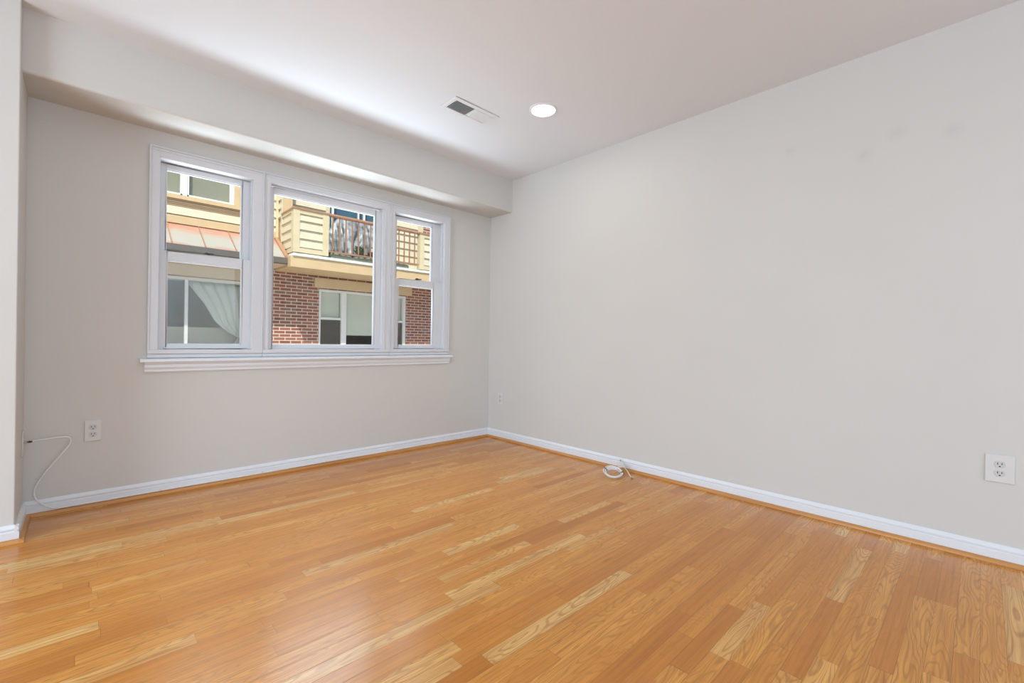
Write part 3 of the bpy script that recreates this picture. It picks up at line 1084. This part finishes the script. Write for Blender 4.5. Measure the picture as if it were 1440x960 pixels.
# ------------------------------------------------------------------ things on the balcony and in the window
# curtain tied back in the lower left window
rows = []
lz = [(1.945, -1.545), (1.861, -1.484), (1.70, -1.375), (1.557, -1.266), (1.40, -1.180), (1.24, -1.096), (1.12, -0.985), (1.02, -0.865), (0.95, -0.735), (0.90, -0.715), (0.80, -0.76), (0.66, -0.80)]
NU = 56
vs = []
for z, xl in lz:
    wd = -0.615-xl
    row = []
    for k in range(NU+1):
        u = k/NU
        xx = xl+wd*u
        yy = B+0.27+0.028*math.sin(u*4.6*2*PI+0.6*math.sin(z*3))*(0.55+0.45*min(1, wd/0.7))
        row.append((xx, yy, z))
    rows.append(row)
mb = MB()
n = NU+1
vs = [p for r_ in rows for p in r_]
back = [(p[0], p[1]+0.004, p[2]) for p in vs]
fs = [(i*n+k, i*n+k+1, (i+1)*n+k+1, (i+1)*n+k) for i in range(len(rows)-1) for k in range(NU)]
mb.add(vs, fs)
cu = empty('curtain', (-0.9, B+0.3, 0.66))
tag(cu, 'white curtain tied back behind the sliding window across the alley', 'curtain')
ob = mb.build('drape', 'curtain', cu, cu.location, smooth=True)
md = ob.modifiers.new('thickness', 'SOLIDIFY')
md.thickness = 0.004
mb = MB()
mb.tube([(-0.74+0.0, B+0.268, 0.935), (-0.66, B+0.262, 0.945), (-0.60, B+0.275, 0.965), (-0.58, B+0.34, 0.975)], 0.012, 8)
mb.build('tieback', 'canvaswhite', cu, cu.location, smooth=True)
MB().tube([(-2.6, B+0.30, 1.955), (-0.5, B+0.30, 1.955)], 0.011, 10).build('curtain_rod', 'outwhite', cu, cu.location)

# silver cover draped over furniture
fc = empty('furniture_cover', (1.35, 6.10, 2.513))
tag(fc, 'crinkled silver grey furniture cover draped behind the copper balusters', 'cover')
NX, NV = 90, 18
x0c, x1c = 0.66, 2.06
mb = MB()
vs = []
for i in range(NX+1):
    u = i/NX
    x = x0c+(x1c-x0c)*u
    if u < 0.32:
        zr = 3.18+0.35*math.sin(u/0.32*PI/2)
    else:
        zr = 3.53-0.04*(u-0.32)/0.68
    zb = 2.56+0.20*max(0, min(1, (u-0.45)/0.2))
    pk = 1.12
    for j in range(NV+1):
        t = j/NV
        z = zr+(zb-zr)*t
        fan = (x-pk)*(0.35+0.65*t)/0.65 if u < 0.62 else (x-pk)/0.65
        amp = 0.070*(0.15+t) if u < 0.62 else 0.030*(0.3+t)
        fold = math.sin(fan*21+1.1*math.sin(fan*7.0)+0.6*t)+0.45*math.sin(fan*43+2*t)
        y = 6.235-0.09*math.sin(min(1, t*2.2)*PI/2)-0.13*t+amp*fold
        xx = pk+(x-pk)*(0.62+0.38*t) if u < 0.62 else x
        if u < 0.62:
            k = max(0, (u-0.40)/0.22)
            xx = xx*(1-k)+x*k
        vs.append((xx, y, z+0.012*math.sin(fan*13)*t))
n = NV+1
fs = [(i*n+j, (i+1)*n+j, (i+1)*n+j+1, i*n+j+1) for i in range(NX) for j in range(NV)]
mb.add(vs, fs)
ob = mb.build('drape', 'silver', fc, fc.location, smooth=True)
md = ob.modifiers.new('thickness', 'SOLIDIFY')
md.thickness = 0.006
MB().box(0.98, 2.0, 6.24, 6.35, 2.513, 3.42).build('covered_frame', 'gutter', fc, fc.location, bevel=0.02)

# potted plant
px, py = 1.33, 5.80
pp = empty('potted_plant', (px, py, 2.513))
tag(pp, 'green leafy plant in a sage pot behind the railing', 'plant')
MB().lathe([(0.0, 0.0), (0.075, 0.0), (0.105, 0.17), (0.112, 0.18), (0.100, 0.185), (0.0, 0.175)], (px, py, 2.513), 24).build('pot', 'pot', pp, pp.location, smooth=True)
rnd = random.Random(3)
mb = MB()
for k in range(46):
    a = rnd.uniform(0, 2*PI)
    tl = rnd.uniform(0.14, 0.27)
    el = rnd.uniform(0.72, 1.45)
    d = Vector((math.cos(a)*math.cos(el), math.sin(a)*math.cos(el), math.sin(el)))
    s = d.cross(Vector((0, 0, 1))).normalized()
    base = Vector((px+0.03*math.cos(a), py+0.03*math.sin(a), 2.69))
    pm = base+d*tl*0.55
    pe = base+d*tl+Vector((0, 0, -0.04))
    wd = rnd.uniform(0.024, 0.042)
    nrm = s.cross(d)*0.006
    mb.add([base, pm+s*wd, pe, pm-s*wd, pm+nrm], [(0, 1, 4), (1, 2, 4), (2, 3, 4), (3, 0, 4)])
mb.build('foliage', 'leaf', pp, pp.location)

# low brown wicker basket
kx, ky = 1.68, 5.82
bk = empty('wicker_basket', (kx, ky, 2.513))
tag(bk, 'brown wicker basket low behind the copper balusters', 'basket')
mb = MB()
for i in range(12):
    rr = 0.092+0.003*i
    z = 2.525+0.024*i
    mb.tube([(kx+(rr+0.005*(1 if (k+i) % 2 else -1))*math.cos(2*PI*k/24), ky+(rr+0.005*(1 if (k+i) % 2 else -1))*math.sin(2*PI*k/24), z) for k in range(24)], 0.012, 6, closed=True)
mb.lathe([(0.0, 0.0), (0.09, 0.0), (0.09, 0.015), (0.0, 0.015)], (kx, ky, 2.513), 24)
mb.build('bowl', 'wicker', bk, bk.location, smooth=True)
mb = MB()
mb.tube([(kx+0.122*math.cos(t), ky, 2.79+0.13*math.sin(t)) for t in [PI*k/14 for k in range(15)]], 0.010, 8)
mb.build('handle', 'wicker', bk, bk.location, smooth=True)

# olive green tarpaulin rolled along the deck edge
mb = MB()
rings = []
for k in range(25):
    t = k/24
    x = 0.66+t*1.75
    h = 0.115+0.02*math.sin(t*17)+0.012*math.sin(t*41)
    rings.append([(x, 5.635+0.040*math.cos(2*PI*j/12), 2.5135+h*0.5+h*0.5*math.sin(2*PI*j/12)+0.006*math.sin(j*2.1+k)) for j in range(12)])
mb.ring(rings)
ta = mb.build('tarpaulin', 'tarp', None, (1.5, 5.6, 2.513), smooth=True)
tag(ta, 'olive green rolled tarpaulin lying along the balcony deck edge', 'tarpaulin')
